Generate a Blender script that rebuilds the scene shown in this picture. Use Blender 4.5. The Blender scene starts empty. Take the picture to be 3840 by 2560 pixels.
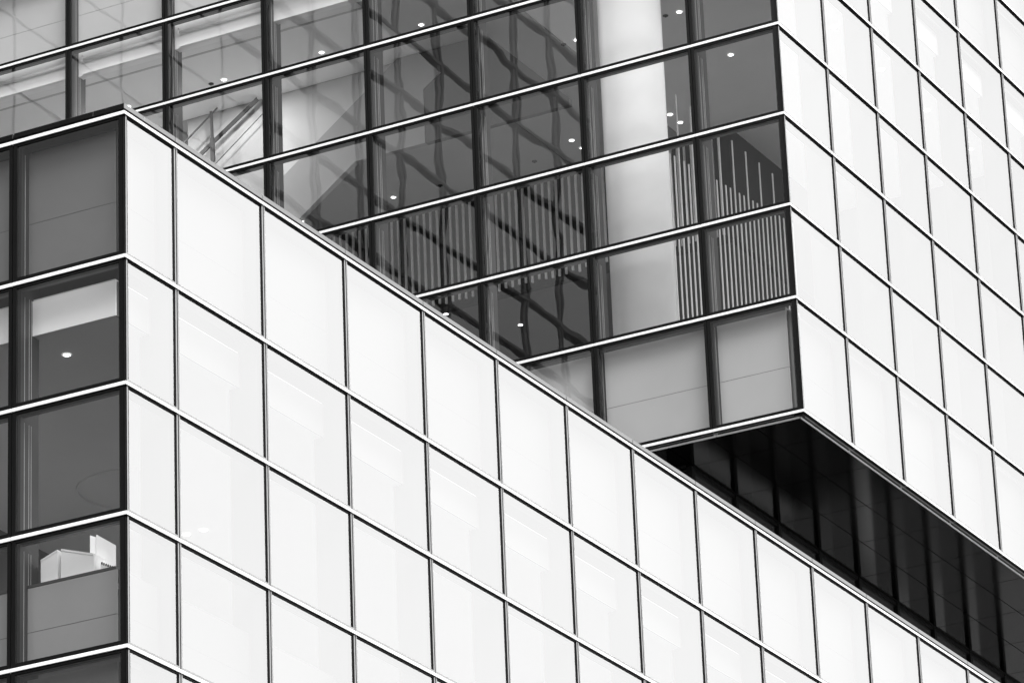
import bpy, bmesh, math, random
from mathutils import Matrix, Vector

random.seed(7)
scene = bpy.context.scene
ZG = 18.70                       # height of the lower block's top rail above the pavement

# ------------------------------------------------------------------ camera
cam_data = bpy.data.cameras.new('camera')
cam = bpy.data.objects.new('camera', cam_data)
scene.collection.objects.link(cam)
cR = Vector((0.87838397, 0.47647034, -0.03765121))
cU = Vector((0.21216714, -0.31811908, 0.92400506))
cF = Vector((-0.42828343, 0.81961959, 0.38052205))
cam.matrix_world = Matrix(((cR.x, cU.x, -cF.x, 19.5858), (cR.y, cU.y, -cF.y, -30.2863),
                           (cR.z, cU.z, -cF.z, -17.0908 + ZG), (0, 0, 0, 1)))
cam_data.sensor_width = 36.0
cam_data.lens = 158.781
cam_data.clip_start = 0.1
cam_data.clip_end = 3000.0
scene.camera = cam

# ------------------------------------------------------------------ sky: even bright overcast, colourless like the black and white photograph
SUN_EL, SUN_AZ = math.radians(40), math.radians(39)      # light from +X, a little towards -Y
world = bpy.data.worlds.new('World'); scene.world = world; world.use_nodes = True
wn, wl = world.node_tree.nodes, world.node_tree.links
wn.clear()
sky = wn.new('ShaderNodeTexSky'); sky.sky_type = 'NISHITA'; sky.sun_disc = False
sky.sun_elevation = SUN_EL; sky.sun_rotation = math.radians(90) + SUN_AZ
sky.air_density = 1.0; sky.dust_density = 5.0; sky.ozone_density = 1.0
bw = wn.new('ShaderNodeRGBToBW')
mix = wn.new('ShaderNodeMix'); mix.data_type = 'FLOAT'
mix.inputs[0].default_value = 0.85            # cloud cover
mix.inputs[3].default_value = 15.0            # radiance of the cloud layer before the strength below
bg = wn.new('ShaderNodeBackground'); bg.inputs['Strength'].default_value = 0.10
wo = wn.new('ShaderNodeOutputWorld')
wtc = wn.new('ShaderNodeTexCoord'); wnz = wn.new('ShaderNodeTexNoise'); wmr = wn.new('ShaderNodeMapRange')
wnz.inputs['Scale'].default_value = 5.0; wnz.inputs['Detail'].default_value = 4.0
wmr.inputs[1].default_value = 0.3; wmr.inputs[2].default_value = 0.7; wmr.inputs[3].default_value = 14.2; wmr.inputs[4].default_value = 15.8
wl.new(wtc.outputs['Generated'], wnz.inputs['Vector']); wl.new(wnz.outputs['Fac'], wmr.inputs[0]); wl.new(wmr.outputs[0], mix.inputs[3])
wl.new(sky.outputs[0], bw.inputs[0]); wl.new(bw.outputs[0], mix.inputs[2])
wl.new(mix.outputs[0], bg.inputs['Color']); wl.new(bg.outputs[0], wo.inputs['Surface'])

sun_data = bpy.data.lights.new('sun', 'SUN'); sun_data.energy = 1.5; sun_data.angle = math.radians(24)
sun = bpy.data.objects.new('sun', sun_data); scene.collection.objects.link(sun)
sdir = Vector((math.cos(SUN_EL) * math.cos(SUN_AZ), -math.cos(SUN_EL) * math.sin(SUN_AZ), math.sin(SUN_EL)))
sun.rotation_euler = (-sdir).to_track_quat('-Z', 'Y').to_euler(); sun.location = (20, -20, 60)

scene.view_settings.view_transform = 'Standard'
scene.view_settings.look = 'None'
scene.view_settings.exposure = 0.90
scene.view_settings.gamma = 1.0
scene.view_settings.use_curve_mapping = False
scene.render.engine = 'CYCLES'
scene.cycles.max_bounces = 12
scene.cycles.transparent_max_bounces = 24
scene.cycles.glossy_bounces = 6
scene.cycles.diffuse_bounces = 5
scene.cycles.caustics_reflective = False
scene.cycles.caustics_refractive = False
scene.cycles.use_denoising = True

# ------------------------------------------------------------------ materials
def base_mat(name):
    m = bpy.data.materials.new(name); m.use_nodes = True
    return m, m.node_tree.nodes, m.node_tree.links

def surf(name, v, rough=0.5, ior=1.5, var=0.12, scale=3.0, metal=0.0, bump=0.0):
    """painted / plastered surface with slight mottled wear"""
    m, n, l = base_mat(name)
    b = n['Principled BSDF']
    b.inputs['Roughness'].default_value = rough
    b.inputs['IOR'].default_value = ior
    b.inputs['Metallic'].default_value = metal
    tc = n.new('ShaderNodeNewGeometry')
    nz = n.new('ShaderNodeTexNoise'); nz.inputs['Scale'].default_value = scale; nz.inputs['Detail'].default_value = 5
    l.new(tc.outputs['Position'], nz.inputs['Vector'])
    mr = n.new('ShaderNodeMapRange')
    mr.inputs[1].default_value = 0.25; mr.inputs[2].default_value = 0.75
    mr.inputs[3].default_value = v * (1 - var); mr.inputs[4].default_value = min(0.95, v * (1 + var))
    l.new(nz.outputs['Fac'], mr.inputs[0])
    cc = n.new('ShaderNodeCombineColor')
    for k in range(3): l.new(mr.outputs[0], cc.inputs[k])
    l.new(cc.outputs[0], b.inputs['Base Color'])
    if bump:
        bp = n.new('ShaderNodeBump'); bp.inputs['Strength'].default_value = bump; bp.inputs['Distance'].default_value = 0.004
        l.new(nz.outputs['Fac'], bp.inputs['Height']); l.new(bp.outputs[0], b.inputs['Normal'])
    return m

def glass(name, r0, r1, power, tint, wave):
    """coated double glazing: see-through plus a mirror reflection that grows towards grazing; each pane bows a little"""
    m, n, l = base_mat(name)
    n.remove(n['Principled BSDF'])
    out = n['Material Output']
    lw = n.new('ShaderNodeLayerWeight'); lw.inputs['Blend'].default_value = 0.5
    mr = n.new('ShaderNodeMapRange'); mr.interpolation_type = 'SMOOTHSTEP'
    mr.inputs[1].default_value = 0.16; mr.inputs[2].default_value = power
    mr.inputs[3].default_value = r0; mr.inputs[4].default_value = r1
    l.new(lw.outputs['Facing'], mr.inputs[0])
    geo = n.new('ShaderNodeNewGeometry'); oi = n.new('ShaderNodeObjectInfo')
    off = n.new('ShaderNodeVectorMath'); off.operation = 'MULTIPLY_ADD'
    off.inputs[1].default_value = (37.0, 53.0, 71.0)
    cmb = n.new('ShaderNodeCombineXYZ')
    for k in range(3): l.new(oi.outputs['Random'], cmb.inputs[k])
    l.new(cmb.outputs[0], off.inputs[0]); l.new(geo.outputs['Position'], off.inputs[2])
    nz = n.new('ShaderNodeTexNoise'); nz.inputs['Scale'].default_value = 1.3; nz.inputs['Detail'].default_value = 1.5
    l.new(off.outputs[0], nz.inputs['Vector'])
    bp = n.new('ShaderNodeBump'); bp.inputs['Strength'].default_value = 1.0; bp.inputs['Distance'].default_value = wave
    l.new(nz.outputs['Fac'], bp.inputs['Height'])
    gl = n.new('ShaderNodeBsdfGlossy'); gl.inputs['Roughness'].default_value = 0.0
    gl.inputs['Color'].default_value = (0.96, 0.96, 0.96, 1)
    l.new(bp.outputs[0], gl.inputs['Normal'])
    tr = n.new('ShaderNodeBsdfTransparent'); tr.inputs['Color'].default_value = (tint, tint, tint, 1)
    mx = n.new('ShaderNodeMixShader')
    l.new(mr.outputs[0], mx.inputs[0]); l.new(tr.outputs[0], mx.inputs[1]); l.new(gl.outputs[0], mx.inputs[2])
    l.new(mx.outputs[0], out.inputs['Surface'])
    return m

def emit(name, s):
    m, n, l = base_mat(name)
    n.remove(n['Principled BSDF'])
    e = n.new('ShaderNodeEmission'); e.inputs['Strength'].default_value = s
    l.new(e.outputs[0], n['Material Output'].inputs['Surface'])
    return m

M = {}
M['glass'] = glass('coated_glass', 0.115, 0.385, 0.55, 0.96, 0.0013)
M['frame'] = surf('black_frame', 0.004, 0.25, 1.30, 0.2, 6)
M['frame_sky'] = surf('sky_grey_frame_face', 0.24, 0.35, 1.45, 0.08, 6)  # black frame lightened, reflected sky as base colour
M['gasket'] = surf('black_gasket', 0.004, 0.6, 1.3, 0.2, 6)
M['rail'] = surf('white_rail', 0.80, 0.35, 1.5, 0.05, 4)
M['trimgrey'] = surf('grey_underside', 0.75, 0.4, 1.5, 0.08, 5)
M['coping'] = surf('dark_coping', 0.010, 0.22, 2.3, 0.2, 3)
M['fin'] = surf('grey_fin', 0.022, 0.45, 1.5, 0.15, 5)
M['finlight'] = surf('aluminium_strip', 0.32, 0.3, 1.5, 0.1, 5)
M['spandrel'] = surf('pale_spandrel', 0.56, 0.6, 1.4, 0.05, 1.5)
M['spandrel_pale'] = surf('pale_lower_spandrel', 0.44, 0.6, 1.4, 0.05, 1.5)
M['spandrel_black'] = surf('dark_spandrel', 0.045, 0.6, 1.4, 0.06, 1.5)
M['spandrel_mid'] = surf('mid_spandrel', 0.135, 0.6, 1.4, 0.06, 1.5)
M['spandrel_low'] = surf('grey_spandrel', 0.23, 0.6, 1.4, 0.06, 1.5)
M['soffit'] = surf('black_soffit', 0.002, 0.10, 1.40, 0.3, 2, bump=0.02)
M['joint'] = surf('soffit_joint', 0.08, 0.6, 1.4, 0.2, 4)
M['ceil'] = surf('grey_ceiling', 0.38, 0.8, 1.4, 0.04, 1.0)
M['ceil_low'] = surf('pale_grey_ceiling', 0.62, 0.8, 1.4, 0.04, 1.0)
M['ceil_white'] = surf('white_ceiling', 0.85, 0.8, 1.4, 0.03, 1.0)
M['plaster'] = surf('white_plaster', 0.86, 0.7, 1.4, 0.03, 2.0)
M['wall_mid'] = surf('grey_wall', 0.50, 0.7, 1.4, 0.05, 1.0)
M['flank'] = surf('stair_flank', 0.32, 0.7, 1.4, 0.05, 1.0)
M['bulk_grey'] = surf('grey_bulkhead', 0.09, 0.7, 1.4, 0.05, 1.0)
M['wall_dark'] = surf('dark_wall', 0.10, 0.7, 1.4, 0.1, 1.0)
M['wall_black'] = surf('black_wall', 0.025, 0.7, 1.4, 0.1, 1.0)
M['wall_screen'] = surf('screen_backing', 0.07, 0.7, 1.4, 0.1, 1.0)
M['floor'] = surf('carpet', 0.55, 0.9, 1.4, 0.15, 6.0)
M['slat_near'] = surf('grey_slat', 0.58, 0.5, 1.4, 0.08, 8.0)
M['slat'] = surf('pale_slat', 0.75, 0.5, 1.4, 0.08, 8.0)
M['steel'] = surf('dark_steel', 0.006, 0.6, 1.5, 0.1, 8.0)
M['deck'] = surf('roof_membrane', 0.03, 0.9, 1.4, 0.2, 2.0)
M['paving'] = surf('paving', 0.06, 0.85, 1.4, 0.2, 0.8)
M['stone'] = surf('plain_stone', 0.08, 0.8, 1.4, 0.1, 0.1)
M['concrete'] = surf('grey_cladding', 0.12, 0.7, 1.4, 0.1, 0.6)
M['wing_glass'] = surf('wing_glass', 0.02, 0.02, 2.15, 0.3, 0.4)
M['paper'] = surf('white_board', 0.93, 0.6, 1.4, 0.02, 6)
M['lamp'] = emit('downlight_glow', 4.0)

# ------------------------------------------------------------------ mesh helpers
col = scene.collection
def box(bm, x0, x1, y0, y1, z0, z1, mi=0):
    v = [bm.verts.new(p) for p in ((x0,y0,z0),(x1,y0,z0),(x1,y1,z0),(x0,y1,z0),(x0,y0,z1),(x1,y0,z1),(x1,y1,z1),(x0,y1,z1))]
    for f in ((3,2,1,0),(4,5,6,7),(0,1,5,4),(1,2,6,5),(2,3,7,6),(3,0,4,7)):
        bm.faces.new([v[k] for k in f]).material_index = mi

def mesh_of(bm, name, mats, bevel=0.0):
    if bevel:
        bmesh.ops.bevel(bm, geom=list(bm.edges), offset=bevel, segments=1, affect='EDGES')
    bmesh.ops.recalc_face_normals(bm, faces=bm.faces)
    me = bpy.data.meshes.new(name); bm.to_mesh(me); bm.free()
    for m in mats: me.materials.append(M[m])
    return me

def obj(name, me, parent=None, loc=None, rot=None):
    o = bpy.data.objects.new(name, me); col.objects.link(o)
    if parent is not None: o.parent = parent
    if loc is not None: o.location = loc
    if rot is not None: o.rotation_euler = (0, 0, rot)
    return o

def boxes(name, lst, mats, parent=None, bevel=0.0, loc=None):
    bm = bmesh.new()
    for b in lst: box(bm, *b)
    return obj(name, mesh_of(bm, name, mats, bevel), parent, loc)

def empty(name, loc, label=None, cat=None, group=None):
    o = bpy.data.objects.new(name, None); col.objects.link(o); o.location = loc
    o.empty_display_size = 0.3
    return tag(o, label, cat, group)

def tag(o, label=None, cat=None, group=None, kind=None):
    if label: o['label'] = label
    if cat: o['category'] = cat
    if group: o['group'] = group
    if kind: o['kind'] = kind
    return o

def prism(bm, pts, y0, y1, mi=0):
    """polygon in x,z extruded in y"""
    a = [bm.verts.new((x, y0, z)) for x, z in pts]; b = [bm.verts.new((x, y1, z)) for x, z in pts]
    n = len(pts)
    bm.faces.new(a).material_index = mi; bm.faces.new(b[::-1]).material_index = mi
    for k in range(n): bm.faces.new((a[k], b[k], b[(k+1) % n], a[(k+1) % n])).material_index = mi

def cyl(bm, c, r, z0, z1, seg=48, mi=0, top=True):
    a = [bm.verts.new((c[0] + r*math.cos(t), c[1] + r*math.sin(t), z0)) for t in [2*math.pi*k/seg for k in range(seg)]]
    b = [bm.verts.new((v.co.x, v.co.y, z1)) for v in a]
    for k in range(seg):
        f = bm.faces.new((a[k], a[(k+1) % seg], b[(k+1) % seg], b[k])); f.material_index = mi; f.smooth = True
    bm.faces.new(a[::-1]).material_index = mi; bm.faces.new(b).material_index = mi

# ------------------------------------------------------------------ curtain wall units
# local frame of a unit: x along the facade (0..w), y = depth (negative is outside), z up (0..h)
GAP, FW, FRIT, FP = 0.007, 0.021, 0.011, 0.013
FIN_D, FIN_W = 0.36, 0.056
RAIL_H, RAIL_P = 0.035, 0.030
_cache = {}
def shared(key, make):
    if key not in _cache: _cache[key] = make()
    return _cache[key]

def frame_mesh(w, h, face):
    def make():
        bm = bmesh.new()
        g = GAP; FW = 0.036 if face == 'dark' else 0.021; FRIT = 0.006 if face == 'dark' else 0.011
        FT = 0.022 if face == 'dark' else 0.010
        zt, zb = h - RAIL_H/2 - 0.001, RAIL_H/2 + 0.001
        # front ring, proud of the glass
        box(bm, g, g+FW, -FP, 0.05, zb, zt); box(bm, w-g-FW, w-g, -FP, 0.05, zb, zt)
        box(bm, g+FW, w-g-FW, -FP, 0.05, zb, zb+FW+0.006); box(bm, g+FW, w-g-FW, -FP, 0.05, zt-FT, zt)
        # black border ring behind the pane edge
        a, b_ = g+FW, w-g-FW; c, d = zb+FW+0.006, zt-FT
        box(bm, a, a+FRIT, 0.003, 0.045, c, d, 1); box(bm, b_-FRIT, b_, 0.003, 0.045, c, d, 1)
        box(bm, a+FRIT, b_-FRIT, 0.003, 0.045, c, c+FRIT, 1); box(bm, a+FRIT, b_-FRIT, 0.003, 0.045, d-FRIT, d, 1)
        if face == 'bright':           # outer faces greyed: sky reflection on the black frame put into colour
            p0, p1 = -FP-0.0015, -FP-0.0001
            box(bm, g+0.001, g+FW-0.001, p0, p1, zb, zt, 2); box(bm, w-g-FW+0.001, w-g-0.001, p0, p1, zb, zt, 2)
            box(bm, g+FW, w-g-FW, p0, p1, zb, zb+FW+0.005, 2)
        return mesh_of(bm, 'unit_frame', ['frame', 'gasket', 'frame_sky'])
    return shared(('f', face, round(w, 3), round(h, 3)), make)

def pane_mesh(w, h):
    def make():
        bm = bmesh.new()
        a = GAP+FW-0.004
        v = [bm.verts.new(p) for p in ((a, 0, RAIL_H/2), (w-a, 0, RAIL_H/2), (w-a, 0, h-RAIL_H/2), (a, 0, h-RAIL_H/2))]
        bm.faces.new(v)
        return mesh_of(bm, 'pane', ['glass'])
    return shared(('p', round(w, 3), round(h, 3)), make)

def fin_mesh(h):
    def make():
        bm = bmesh.new(); x = FIN_W/2
        box(bm, -x, x, 0.052, FIN_D, 0, h, 0)
        for d in (0.13, 0.20, 0.235):              # bright extrusion edges along the fin's side
            box(bm, x, x+0.003, d, d+0.007, 0.07, h-0.07, 1)
        box(bm, -0.004, 0.004, -0.004, 0.052, 0.0, h, 2)   # gasket in the joint
        return mesh_of(bm, 'mullion_fin', ['fin', 'finlight', 'gasket'])
    return shared(('n', round(h, 3)), make)

def transom_mesh(w):
    def make():
        bm = bmesh.new()
        box(bm, FIN_W/2+0.002, w-FIN_W/2-0.002, 0.052, 0.125, -0.030, 0.030)
        return mesh_of(bm, 'transom', ['fin'])
    return shared(('t', round(w, 3)), make)

def rail_mesh(w, l_ext=0.0, r_ext=0.0):
    def make():
        bm = bmesh.new(); g = 0.004
        x0, x1 = (g if not l_ext else -l_ext), (w-g if not r_ext else w+r_ext)
        prof = [(-RAIL_P+0.003, -RAIL_H/2), (-RAIL_P, -RAIL_H/2+0.003), (-RAIL_P, 0.004), (-RAIL_P+0.002, 0.006), (-RAIL_P+0.002, RAIL_H/2-0.003), (-RAIL_P+0.005, RAIL_H/2), (0.02, RAIL_H/2), (0.02, -RAIL_H/2)]
        # mitre the ends that turn the corner
        def xs(y, end):
            if end == 0: return x0 if not l_ext else (y if y < 0 else 0.0)
            return x1 if not r_ext else w - (y if y < 0 else 0.0)
        a = [bm.verts.new((xs(y, 0), y, z)) for y, z in prof]; b = [bm.verts.new((xs(y, 1), y, z)) for y, z in prof]
        n = len(prof)
        bm.faces.new(a); bm.faces.new(b[::-1])
        for k in range(n): bm.faces.new((a[k], b[k], b[(k+1) % n], a[(k+1) % n]))
        me = mesh_of(bm, 'rail', ['rail', 'gasket'])
        for p_ in me.polygons:                      # shade under the white rail painted black onto its underside
            if p_.normal.z < -0.8: p_.material_index = 1
        return me
    return shared(('r', round(w, 3), bool(l_ext), bool(r_ext)), make)

def board_mesh(w, h, z0, z1, mat, il, ir):
    def make():
        bm = bmesh.new(); m = FIN_W/2+0.003
        xa, xb = (0.215 if il else m), (w - (0.215 if ir else m))
        zm = z0 + (z1-z0)*0.47
        box(bm, xa, xb, 0.19, 0.21, z0+0.037, zm-0.0025, 0)
        box(bm, xa, xb, 0.19, 0.21, zm+0.0025, z1-0.037, 0)
        box(bm, xa, xb, 0.193, 0.212, zm-0.0024, zm+0.0024, 1)
        return mesh_of(bm, 'spandrel_board', [mat, 'fin'])
    return shared(('b', round(w, 3), round(h, 3), round(z0, 3), round(z1, 3), mat, bool(il), bool(ir)), make)

def unit(parent, ox, oy, oz, face, w, h, spandrel=None, fin=True, lc=False, rc=False, top_rail=False):
    """one glazed unit: frame (part) > pane, fin, transom, board; and its bottom rail"""
    rot = 0.0 if face == 'dark' else math.pi/2
    f = obj('window_unit', frame_mesh(w, h, face), parent, (ox, oy, oz), rot)
    obj('pane', pane_mesh(w, h), f)
    if fin: obj('mullion_fin', fin_mesh(h), f)
    if spandrel:
        z0, z1, mat = spandrel
        obj('spandrel_board', board_mesh(w, h, z0*h, z1*h, mat, lc, rc), f)
    obj('transom', transom_mesh(w), f)
    obj('rail', rail_mesh(w, lc, rc), parent, (ox, oy, oz), rot)
    if top_rail: obj('rail', rail_mesh(w, lc, rc), parent, (ox, oy, oz+h), rot)
    return f

# ------------------------------------------------------------------ key dimensions (local z: 0 = lower block's top rail)
W_ = 1.5; H_ = 1.18619; L0 = 1.37177; LW1 = 0.82981; LD1 = 1.15509
UY = 14.37548; UZ = 6.89384; UB = 1.42392; UW1 = 1.42587; UD1 = 1.14682
ZB = UZ - 3*H_ - UB              # bottom rail of the upper block

# ------------------------------------------------------------------ ground
g = boxes('ground', [(-300, 300, -300, 300, -0.5, 0.0)], ['paving']); tag(g, kind='structure')

# ------------------------------------------------------------------ lower block
low = empty('glass_building', (0, 0, ZG), 'lower glass block in the foreground, white face and dark side meeting at the left', 'building')
def L_rows():
    z = 0.0; rows = []
    for r in range(5):
        h = L0 if r == 0 else H_
        z -= h; rows.append((r, z, h))
    return rows
LROWS = L_rows()
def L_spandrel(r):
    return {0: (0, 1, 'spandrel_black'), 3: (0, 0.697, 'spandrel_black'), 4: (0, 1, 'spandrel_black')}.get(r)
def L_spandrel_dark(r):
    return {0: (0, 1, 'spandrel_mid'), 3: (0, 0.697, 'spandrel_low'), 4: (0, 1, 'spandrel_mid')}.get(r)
lb = [(0.0, LW1)] + [(LW1 + k*W_, W_) for k in range(14)]
for i, (y, w) in enumerate(lb):
    for r, z, h in LROWS:
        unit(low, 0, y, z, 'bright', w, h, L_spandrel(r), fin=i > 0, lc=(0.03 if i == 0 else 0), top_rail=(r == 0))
ld = [(-LD1, LD1), (-LD1-W_, W_), (-LD1-2*W_, W_)]
for i, (x, w) in enumerate(ld):
    for r, z, h in LROWS:
        unit(low, x, 0, z, 'dark', w, h, L_spandrel_dark(r), rc=(0.03 if i == 0 else 0), top_rail=(r == 0))
LZB = LROWS[-1][1]; LYE = lb[-1][0] + W_; LXE = ld[-1][0]
boxes('corner_post', [(-0.075, -0.052, 0.022, 0.075, LZB, -0.02), (-0.052, -0.022, 0.052, 0.075, LZB, -0.02), (-0.050, 0.006, -0.006, 0.050, LZB, -0.0165)], ['frame'], low)
# coping on top: black shadow gap then a folded metal cap, in lengths that follow the units
def coping(face, x, w, corner):
    bm = bmesh.new(); g = 0.006
    a, b = g, w - g
    if corner == 'l': a = -0.012
    if corner == 'r': b = w + 0.012
    box(bm, a, b, -0.016, 0.30, 0.044, 0.094)
    o = obj('coping', mesh_of(bm, 'coping', ['coping' if face == 'bright' else 'frame'], 0.003), low, (0, x, 0) if face == 'bright' else (x, 0, 0), math.pi/2 if face == 'bright' else 0)
    bm = bmesh.new(); box(bm, 0 if corner == 'l' else -g, w if corner == 'r' else w+g, 0.004, 0.28, 0.0155, 0.0438)
    obj('shadow_gap', mesh_of(bm, 'shadow_gap', ['gasket']), o)
# the bright side caps run to the corner; the dark side ones butt against them
for i, (y, w) in enumerate(lb):
    if i == 0: coping('bright', y + 0.305, w - 0.305, None)
    else: coping('bright', y, w, None)
bm = bmesh.new(); box(bm, -0.306, 0.016, -0.016, 0.305, 0.044, 0.094)
cm = mesh_of(bm, 'coping_corner', ['coping', 'frame'], 0.003)
for p_ in cm.polygons:
    if p_.normal.y < -0.5: p_.material_index = 1
obj('coping', cm, low)
boxes('shadow_gap', [(-0.30, -0.004, 0.004, 0.30, 0.0155, 0.0438)], ['gasket'], low)
for i, (x, w) in enumerate(ld):
    if i == 0: coping('dark', x, w - 0.302, None)
    else: coping('dark', x, w, None)
# body of the block behind the glass
boxes('roof_deck', [(LXE, -0.306, 0.31, LYE, -0.45, -0.20)], ['deck'], low)
boxes('parapet_wall', [(-0.30, -0.235, 0.31, LYE, -1.30, 0.015), (LXE, -0.235, 0.235, 0.305, -1.30, 0.015)], ['deck'], low)
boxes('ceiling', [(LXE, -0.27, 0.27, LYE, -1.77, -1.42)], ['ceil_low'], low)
boxes('bulkhead', [(-0.268, -0.255, 0.269, LYE, -1.772, -1.44)], ['bulk_grey'], low)
boxes('bulkhead', [(LXE, -0.255, 0.255, 0.268, -1.772, -1.44)], ['plaster'], low)
boxes('floor_slab', [(LXE, -0.40, 0.40, LYE, -5.5, -5.2)], ['floor'], low)
boxes('inner_wall', [(-6.0, -5.8, 4.0, LYE, -5.2, -1.77), (LXE-0.3, LXE-0.06, 0.40, 4.0, -5.2, -1.45), (-6.0, LXE-0.3, 3.8, 4.0, -5.2, -1.77)], ['wall_mid'], low)
boxes('plinth', [(LXE, -0.10, 0.10, LYE, -ZG, LZB-0.02)], ['concrete'], low)
boxes('end_wall', [(-12, -0.06, LYE+0.02, LYE+0.3, -ZG, 0.05), (-12, LXE-0.31, 0.05, LYE+0.018, -ZG, -0.19)], ['concrete'], low)
# faint curved ceiling rib deep in the corner room
bm = bmesh.new()
cx, cy, r1 = -2.45, 3.95, 0.56
pr = []
for k in range(25):
    t = math.radians(150 + 160*k/24)
    pr.append((math.cos(t), math.sin(t)))
for k in range(24):
    c0, c1 = pr[k], pr[k+1]
    v = [bm.verts.new((cx+c[0]*rr, cy+c[1]*rr, z)) for c in (c0, c1) for rr in (r1, r1-0.02) for z in (-1.795, -1.772)]
    for f in ((0,1,5,4),(2,3,7,6),(0,2,6,4),(1,3,7,5)): bm.faces.new([v[j] for j in f])
obj('ceiling_rib', mesh_of(bm, 'ceiling_rib', ['ceil_low']), low)

# ------------------------------------------------------------------ upper block
up = empty('glass_building', (0, UY, ZG), 'upper glass block with an overhanging corner, behind the foreground roof edge', 'building')
def U_z(r): return UZ - r*H_ if r < 4 else ZB
ROWS = [(r, U_z(r+1), U_z(r) - U_z(r+1)) for r in range(-4, 4)]
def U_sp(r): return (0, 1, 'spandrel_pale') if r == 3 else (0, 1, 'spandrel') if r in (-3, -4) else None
ub = [(0.0, UW1)] + [(UW1 + k*W_, W_) for k in range(7)]
ud = [(-UD1, UD1)] + [(-UD1-(k+1)*W_, W_) for k in range(8)]
for i, (y, w) in enumerate(ub):
    for r, z, h in ROWS:
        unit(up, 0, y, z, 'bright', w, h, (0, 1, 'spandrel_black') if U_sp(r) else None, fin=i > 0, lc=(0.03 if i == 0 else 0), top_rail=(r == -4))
for i, (x, w) in enumerate(ud):
    for r, z, h in ROWS:
        unit(up, x, 0, z, 'dark', w, h, U_sp(r), rc=(0.03 if i == 0 else 0), top_rail=(r == -4))
UYE = ub[-1][0] + W_; UXE = ud[-1][0]; UTOP = U_z(-4)
boxes('corner_post', [(-0.075, -0.052, 0.022, 0.075, ZB+0.02, UTOP), (-0.052, -0.022, 0.052, 0.075, ZB+0.02, UTOP), (-0.050, 0.006, -0.006, 0.050, ZB+0.0165, UTOP-0.0165)], ['frame'], up)
# bottom trim: grey underside with a white inner lip, one length per unit
SZ = ZB - 0.032
def trim(face, p, w, corner):
    bm = bmesh.new(); g = 0.004
    a = g if corner != 'l' else 0.0; b = w-g if corner != 'r' else w
    box(bm, a + (0.021 if corner == 'l' else 0), b - (0.021 if corner == 'r' else 0), 0.0205, 0.058, ZB-0.013, ZB+0.012, 0)
    o = obj('underside_trim', mesh_of(bm, 'underside_trim', ['trimgrey']), up, (0, p, 0) if face == 'bright' else (p, 0, 0), math.pi/2 if face == 'bright' else 0)
    bm = bmesh.new()
    box(bm, a + (0.0585 if corner == 'l' else 0), b - (0.0585 if corner == 'r' else 0), 0.0585, 0.070, ZB-0.052, ZB+0.012, 0)
    obj('lip', mesh_of(bm, 'lip', ['rail']), o)
for i, (y, w) in enumerate(ub): trim('bright', y, w, 'l' if i == 0 else None)
for i, (x, w) in enumerate(ud): trim('dark', x, w, 'r' if i == 0 else None)
# soffit tiles with open joints
ys_t = [0.0715, 0.82] + [0.82 + 1.2*k for k in range(1, 10)]
xs_t = [-0.0715, -0.655, -1.25, -1.80]
for j in range(len(ys_t)-1):
    for i in range(3):
        y0, y1 = ys_t[j], min(ys_t[j+1], UYE); x1, x0 = xs_t[i], xs_t[i+1]
        boxes('soffit_tile', [(x0+0.006, x1-0.006 if i else x1, y0 + (0.006 if j else 0), y1-0.006, SZ, SZ+0.02)], ['soffit'], up)
xx = -1.81
while xx > UXE:
    boxes('soffit_tile', [(xx-1.192, xx-0.004, 0.0715, 0.816, SZ, SZ+0.02)], ['soffit'], up); xx -= 1.2
boxes('soffit_backing', [(UXE, -0.0725, 0.0725, UYE, SZ+0.021, SZ+0.05)], ['joint'], up)
# structure inside
boxes('floor_slab', [(UXE, -0.24, 0.24, UYE, SZ+0.06, 3.20)], ['floor'], up)
CZ = 8.97
boxes('upstand', [(UXE, -0.24, 0.24, 0.30, 3.201, 3.37), (-0.30, -0.24, 0.301, UYE, 3.201, 3.37)], ['fin'], up)
boxes('bounce_floor', [(UXE, -8.3, 0.40, 6.3, 6.20, 6.35)], ['ceil_white'], up)  # added unseen white slab, bounces light up to the left ceiling
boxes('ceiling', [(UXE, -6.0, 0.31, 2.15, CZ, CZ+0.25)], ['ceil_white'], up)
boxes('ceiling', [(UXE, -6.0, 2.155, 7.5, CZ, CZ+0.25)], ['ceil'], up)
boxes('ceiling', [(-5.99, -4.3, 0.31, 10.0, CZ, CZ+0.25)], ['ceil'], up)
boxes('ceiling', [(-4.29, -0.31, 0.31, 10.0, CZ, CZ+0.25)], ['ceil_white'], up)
boxes('bulkhead', [(UXE, -5.70, 0.195, 0.305, CZ-0.035, CZ+0.32)], ['paper'], up)
boxes('bulkhead', [(-5.69, -0.31, 0.29, 0.305, CZ-0.002, CZ+0.32), (-0.305, -0.29, 0.29, UYE, CZ-0.002, CZ+0.32)], ['ceil'], up)
boxes('ceiling_groove', [(UXE, -6.0, 0.52, 0.56, CZ-0.006, CZ-0.001)], ['wall_mid'], up)
boxes('floor_slab', [(UXE, -0.33, 0.33, UYE, CZ+0.33, UTOP-0.1)], ['concrete'], up)
boxes('inner_wall', [(UXE, -3.7, 6.35, 6.45, 7.30, CZ), (-3.7, -3.6, 6.35, 9.8, 7.30, CZ)], ['wall_black'], up)
boxes('ceiling', [(UXE, -3.8, 6.46, 9.8, 7.45, 7.55)], ['wall_dark'], up)
boxes('inner_wall', [(UXE, -0.4, 9.8, 10.0, 3.2, CZ-0.005), (UXE-0.2, UXE-0.05, 0.3, 10.0, 3.2, CZ+0.3)], ['wall_dark'], up)
boxes('roof_body', [(UXE, -0.12, 0.12, UYE, UTOP+0.02, UTOP+10)], ['concrete'], up)
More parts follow.
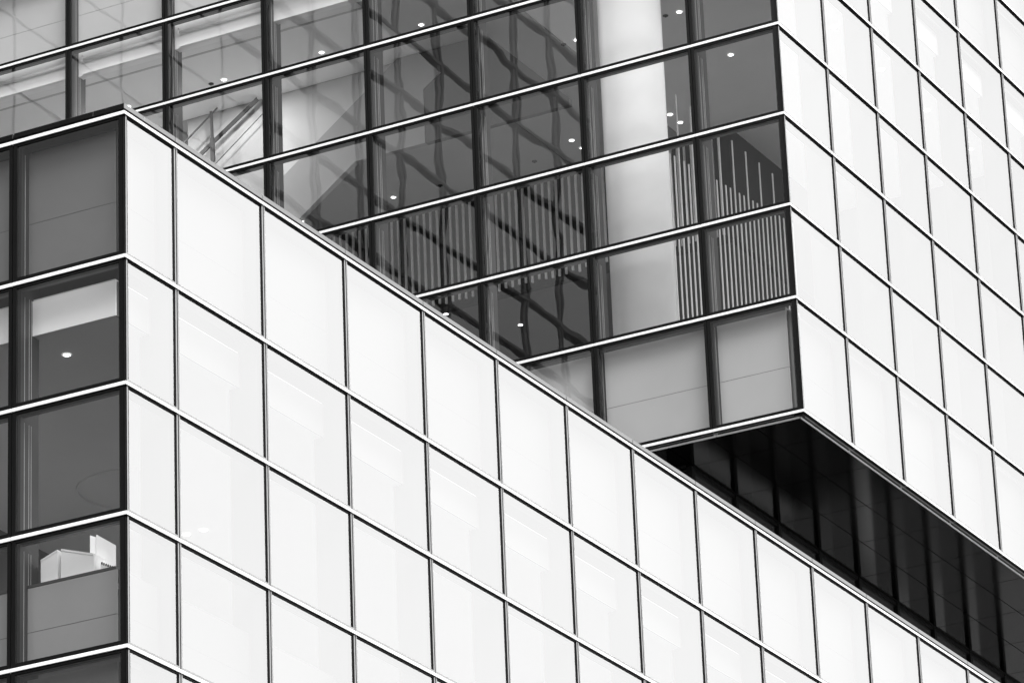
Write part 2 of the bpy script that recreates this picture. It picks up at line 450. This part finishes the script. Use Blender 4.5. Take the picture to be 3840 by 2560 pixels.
boxes('end_wall', [(-12.2, -0.06, UYE+0.02, UYE+0.3, ZB, UTOP+10)], ['concrete'], up)

# ------------------------------------------------------------------ recessed glazed storey under the overhang
rec = empty('recessed_storey', (-1.85, UY+0.82, ZG), 'dark recessed glass storey under the black soffit of the upper block', 'storey')
RY = UYE - 0.84
for k in range(9):
    y = 1.2*k
    boxes('mullion', [(-0.045, 0.03, y-0.04, y+0.04, -0.19, SZ-0.002)], ['gasket'], rec)
    bm = bmesh.new(); v = [bm.verts.new(p) for p in ((0, y+0.04, -0.15), (0, y+1.16, -0.15), (0, y+1.16, SZ-0.045), (0, y+0.04, SZ-0.045))]
    bm.faces.new(v); obj('pane', mesh_of(bm, 'pane', ['glass']), rec)
    boxes('head_frame', [(-0.04, 0.02, y+0.041, y+1.159, SZ-0.045, SZ-0.003)], ['gasket'], rec)
    boxes('fin', [(-0.30, -0.046, y-0.03, y+0.03, -0.19, SZ-0.05)], ['gasket'], rec)
for k in range(7):
    x = -1.2*k
    if k: boxes('mullion', [(x-0.04, x+0.04, -0.03, 0.045, -0.19, SZ-0.002)], ['gasket'], rec)
    bm = bmesh.new(); v = [bm.verts.new(p) for p in ((x-1.16, 0, -0.15), (x-0.045, 0, -0.15), (x-0.045, 0, SZ-0.045), (x-1.16, 0, SZ-0.045))]
    bm.faces.new(v); obj('pane', mesh_of(bm, 'pane', ['glass']), rec)
boxes('ceiling', [(-8.0, -0.06, 0.06, RY, SZ-0.03, SZ+0.0)], ['bulk_grey'], rec)
boxes('floor', [(-8.0, -0.06, 0.06, RY, -0.185, -0.16)], ['wall_black'], rec)
boxes('back_wall', [(-8.2, -8.0, 0.06, RY, -0.19, SZ)], ['wall_black'], rec)

# ------------------------------------------------------------------ side wing out of the frame to the left: seen mirrored in the dark glass
wing = empty('glass_building', (-15.5, 0, 0), 'tall glass wing standing off to the left, mirrored in the dark panes', 'building')
WY0, WY1, WZ1 = -11.7, 24.2, 46.0
boxes('body', [(-12, -0.02, WY0, WY1, 0, WZ1)], ['wing_glass'], wing)
boxes('stone_wall', [(-12, 0.05, -40.0, WY0-0.01, 0, WZ1)], ['stone'], wing)
bm = bmesh.new()
y = WY0
while y < WY1:
    t_ = 0.034 if y < 1.0 else 0.010
    box(bm, -0.019, 0.045 if y < 1.0 else 0.004, y-t_, y+t_, 0.5, WZ1-0.1, 0)
    if y < 1.0: box(bm, -0.019, 0.02, y+t_+0.001, y+t_+0.017, 0.5, WZ1-0.1, 1)
    y += W_
tag(obj('mullions', mesh_of(bm, 'wing_mullions', ['gasket', 'finlight']), wing), kind='stuff')
bm = bmesh.new(); z = 0.6
while z < WZ1:
    box(bm, -0.0185, 0.05, WY0, 1.2, z-0.032, z+0.032, 0); box(bm, -0.0185, 0.005, 1.2, WY1, z-0.010, z+0.010, 0); z += H_
tag(obj('rails', mesh_of(bm, 'wing_rails', ['gasket']), wing), kind='stuff')

# ------------------------------------------------------------------ things inside the upper block
def Z(z): return z + ZG
bm = bmesh.new(); cyl(bm, (0, 0), 0.43, 0, CZ-3.2-0.002, 64)
for v_ in bm.verts: v_.co.y *= 0.47
tag(obj('column', mesh_of(bm, 'column', ['paper']), None, (-2.365, UY+0.85, Z(3.2))), 'thick round white column rising behind the dark glass near the overhanging corner', 'column')
for r_, y_, lab in ((0.19, 20.85, 'wider'), (0.10, 21.70, 'thinner')):
    bm = bmesh.new(); cyl(bm, (0, 0), r_, 0, SZ+0.19-0.035, 32)
    tag(obj('column', mesh_of(bm, 'column_low', ['plaster']), None, (-2.16, y_, Z(-0.19))), lab + ' white column in the recessed storey, mirrored in the black soffit', 'column')

# slat screens
def slat_screen(label, loc, dark, items, axis):
    t = empty('slat_screen', loc, label, 'screen')
    for (p, z0, z1, w) in items:
        if axis == 'x': b = (p-w/2, p+w/2, -0.03, -0.002, z0, z1)
        else: b = (0.0, 0.012, p-w/2, p+w/2, z0, z1)
        bm = bmesh.new(); box(bm, *b); obj('slat', mesh_of(bm, 'slat', ['slat' if axis == 'x' else 'slat_near']), t)
    return t
its = []; x = -0.06
while x > -6.2:
    its.append((x, random.uniform(-1.60, -1.55), -0.005, 0.028)); x -= 0.105
slat_screen('row of pale vertical slats hung from the ceiling across the middle of the dark face', (-3.7, UY+6.35, Z(CZ)), None, its, 'x')
its = []; k = 0; y = 0.0
while y < 3.95:
    top = 3.52 + 0.11*y if k % 3 else 4.46
    its.append((y, 1.25 if y < 0.5 else 0.2, top, 0.024)); y += 0.137; k += 1
slat_screen('screen of pale vertical slats behind the corner panes below the overhanging corner', (-2.6, UY+2.15, Z(3.2)), None, its, 'y')

# staircase behind the left bays
st = empty('staircase', (-8.0, UY+2.05, Z(3.2)), 'pale staircase with dark stringer and handrail behind the upper dark glass', 'staircase')
def st_poly(name, pts, y0, y1, mat):
    bm = bmesh.new(); prism(bm, [(x+8.0, z-3.2) for x, z in pts], y0, y1)
    return obj(name, mesh_of(bm, name, [mat]), st)
st_poly('stair_wall', [(-9.66, 8.965), (-8.42, 8.965), (-8.42, 6.4), (-9.66, 6.4)], 0.10, 0.22, 'ceil')
st_poly('stair_wall', [(-8.418, 8.965), (-6.36, 8.965), (-8.068, 7.70), (-8.418, 6.4)], 0.10, 0.22, 'wall_mid')
st_poly('flank', [(-8.40, 7.52), (-6.36, 8.96), (-6.05, 8.96), (-5.72, 8.587), (-5.978, 8.422), (-5.978, 7.65), (-7.03, 7.65), (-8.40, 6.69)], 0.0, 0.09, 'flank')
st_poly('landing', [(-5.974, 7.65), (-5.974, 8.41), (-5.71, 8.587), (-6.03, 8.955), (-5.02, 8.955), (-4.2, 8.094), (-3.86, 7.75), (-3.86, 7.65)], 0.005, 0.09, 'wall_dark')
def bar(name, a, b, t, y0, y1, mat):
    d = Vector((b[0]-a[0], b[1]-a[1])).normalized(); n_ = Vector((-d.y, d.x))*t/2
    return st_poly(name, [(a[0]-n_.x, a[1]-n_.y), (b[0]-n_.x, b[1]-n_.y), (b[0]+n_.x, b[1]+n_.y), (a[0]+n_.x, a[1]+n_.y)], y0, y1, mat)
bar('stringer', (-9.62, 8.20), (-8.49, 8.93), 0.058, -0.02, 0.0, 'steel')
bar('handrail', (-9.634, 8.562), (-9.10, 8.945), 0.020, -0.05, -0.035, 'steel')
bar('stair_edge', (-9.20, 8.13), (-8.40, 8.712), 0.010, -0.006, 0.0, 'steel')
bar('post', (-9.175, 8.89), (-9.165, 8.50), 0.028, -0.10, -0.065, 'steel')
bar('post', (-9.165, 8.50), (-9.157, 8.15), 0.055, -0.10, -0.065, 'steel')
st_poly('lower_wall', [(-9.2, 8.12), (-8.42, 8.69), (-8.42, 6.5), (-9.6, 6.5), (-9.6, 7.8)], 0.091, 0.099, 'flank')

# roller blinds in the left bays
for i, (x, w) in enumerate(ud[5:9]):
    ordn = ['behind the pane right of the stairs', 'behind the pane above the dark stair stringer', 'behind the pane left of the stairs', 'at the far left edge'][i]
    t = empty('roller_blind', (x+w/2, UY+0.155, Z(9.135)), 'white roller blind ' + ordn, 'blind', 'roller blinds in the left bays')
    L_ = w/2 - FIN_W/2 - 0.10
    bm = bmesh.new()
    seg = 14
    rings = [[bm.verts.new((sx*L_, 0.026*math.cos(2*math.pi*k/seg), 0.026*math.sin(2*math.pi*k/seg))) for k in range(seg)] for sx in (-1, 1)]
    for k in range(seg): bm.faces.new((rings[0][k], rings[0][(k+1) % seg], rings[1][(k+1) % seg], rings[1][k])).smooth = True
    bm.faces.new(rings[0]); bm.faces.new(rings[1])
    obj('tube', mesh_of(bm, 'tube', ['plaster']), t)
    boxes('bracket', [(-L_-0.012, -L_-0.001, -0.03, 0.03, -0.03, 0.06)], ['plaster'], t); boxes('bracket', [(L_+0.001, L_+0.012, -0.03, 0.03, -0.03, 0.06)], ['plaster'], t)
    boxes('bottom_bar', [(-L_-0.02, L_+0.02, 0.012, 0.036, -0.195, -0.168)], ['paper'], t)

# downlights
def lamp_mesh():
    bm = bmesh.new(); cyl(bm, (0, 0), 0.034, -0.004, 0.0, 24, 0); return mesh_of(bm, 'lens', ['lamp'])
def ring_mesh():
    bm = bmesh.new(); n = 24
    for k in range(n):
        a, b = 2*math.pi*k/n, 2*math.pi*(k+1)/n
        v = [bm.verts.new((r*math.cos(t), r*math.sin(t), z)) for t in (a, b) for r, z in ((0.035, -0.006), (0.044, -0.001))]
        bm.faces.new((v[0], v[1], v[3], v[2]))
    return mesh_of(bm, 'bezel', ['plaster'])
lm, rm = lamp_mesh(), ring_mesh()
def light(x, y, z, label, group, watts=0.0):
    t = empty('downlight', (x, y, Z(z)-0.002), label, 'downlight', group)
    obj('lens', lm, t); obj('bezel', rm, t)
    if watts:
        ld_ = bpy.data.lights.new('downlight_beam', 'AREA'); ld_.shape = 'DISK'; ld_.size = 0.08; ld_.energy = watts
        b_ = obj('downlight_beam', ld_, t, (0, 0, -0.012))
rows = {'front': (15.74, [(-5.60, 'rightmost'), (-7.10, 'second from the right'), (-8.60, 'third from the right'), (-10.10, 'leftmost')]),
        'second': (17.23, [(-2.61, 'right of the white column'), (-4.11, 'left of the white column')]),
        'third': (18.73, [(-2.60, 'in the corner pane')]),
        'rear': (20.245, [(-4.10, 'right of the white column'), (-5.605, 'left of the white column'), (-8.603, 'third from the right'), (-10.105, 'leftmost')]),
        'extra': (19.942, [(-4.104, 'right of the column by its twin'), (-5.612, 'left of the column by its twin')]),
        'deep': (22.739, [(-4.264, 'over the short slats in the corner pane')])}
for rn, (y, l) in rows.items():
    for x, w in l: light(x, y, CZ, 'downlight of the %s row behind dark glass, %s' % (rn, w), 'downlights behind the dark face', 20.0 if rn == 'front' and x < -8 else 0.0)
for k, (x, y) in enumerate([(-1.10, 18.73), (-1.10, 20.24), (-1.10, 21.74), (-1.10, 23.24)]):
    light(x, y, CZ, 'faint downlight behind the white upper face, %s from the corner' % ['first', 'second', 'third', 'fourth'][k], 'downlights behind the white face')
light(-8.325, 21.159, 7.45, 'lit downlight low behind the dark glass just above the foreground roof edge', 'downlights behind the dark face')
light(-7.639, 22.091, 7.45, 'lowest lit downlight behind the dark glass under the slats', 'downlights behind the dark face')
light(-1.112, 0.775, -1.77, 'lit downlight in the ceiling of the lower block beside its dark corner', 'downlights in the lower block')
light(-2.718, 5.304, -1.77, 'faint downlight behind the white lower face, left of a pair', 'downlights in the lower block')
light(-2.513, 5.293, -1.77, 'faint downlight behind the white lower face, right of a pair', 'downlights in the lower block')

# sprinkler heads beside some of the lamps
for x, y, lab in ((-2.808, 17.226, 'beside the lamp right of the white column'), (-4.315, 17.252, 'beside the lamp left of the white column'),
                  (-6.365, 20.265, 'above the hanging slats'), (-8.807, 15.753, 'beside the lamp over the stairs'), (-7.855, 20.257, 'between the rear lamps over the slats')):
    t = empty('sprinkler', (x, y, Z(CZ)-0.001), 'small dark ceiling sprinkler ' + lab, 'sprinkler', 'ceiling sprinklers')
    bm = bmesh.new(); cyl(bm, (0, 0), 0.036, -0.008, 0.0, 20); obj('rosette', mesh_of(bm, 'rosette', ['fin']), t)
    bm = bmesh.new(); cyl(bm, (0, 0), 0.011, -0.026, -0.0085, 10); obj('head', mesh_of(bm, 'head', ['steel']), t)

# ------------------------------------------------------------------ things standing on the sill of the lower block's corner room
SILL = -4.30 + 0.0
boxes('sill', [(LXE, -0.22, 0.185, 0.52, -4.135, -4.112)], ['fin'], low)
def carton(pts, y, d, label):
    x0 = pts[0][0]
    t = empty('carton', (x0, y, Z(-4.109)), label, 'carton')
    bm = bmesh.new(); prism(bm, [(x-x0, z+4.109) for x, z in pts], 0, d)
    obj('body', mesh_of(bm, 'carton_body', ['paper']), t)
    bm = bmesh.new()
    (xa, za), (xb, zb) = pts[2], pts[3]
    prism(bm, [(xb-x0, zb+4.109+0.001), (xa-x0, za+4.109+0.001), (xa-x0, za+4.109+0.02), (xb-x0, zb+4.109+0.02)], -0.004, d+0.004)
    obj('lid', mesh_of(bm, 'carton_lid', ['ceil_white']), t)
carton([(-1.051, -4.109), (-0.875, -4.109), (-0.879, -3.825), (-1.051, -3.885)], 0.28, 0.20, 'narrow white carton with a sloping lid, left on the corner room sill')
carton([(-0.845, -4.109), (-0.507, -4.109), (-0.507, -3.935), (-0.841, -3.825)], 0.28, 0.20, 'wide white carton with a sloping lid, middle of the corner room sill')
t = empty('paper_sheet', (-0.60, 0.46, Z(-4.109)), 'pale paper sheets standing upright behind the white cartons', 'paper')
bm = bmesh.new(); prism(bm, [(0.0, 0.0), (0.20, 0.0), (0.20, 0.30), (0.0, 0.44)], 0, 0.004); obj('sheet', mesh_of(bm, 'sheet', ['ceil_white']), t)
bm = bmesh.new(); prism(bm, [(-0.07, 0.0), (-0.01, 0.0), (-0.01, 0.42), (-0.07, 0.45)], 0.01, 0.016); obj('sheet', mesh_of(bm, 'sheet', ['paper']), t)
t = empty('bound_document', (-0.45, 0.30, Z(-4.109)), 'white bound document with a comb spine beside the cartons', 'document')
bm = bmesh.new(); prism(bm, [(0, 0), (0.16, 0), (0.16, 0.012), (0, 0.10)], 0, 0.12); obj('pages', mesh_of(bm, 'pages', ['paper']), t)
for k in range(7):
    boxes('comb_tooth', [(0.01+0.021*k, 0.022+0.021*k, -0.008, -0.001, 0.085-0.0115*k, 0.105-0.0115*k)], ['steel'], t)
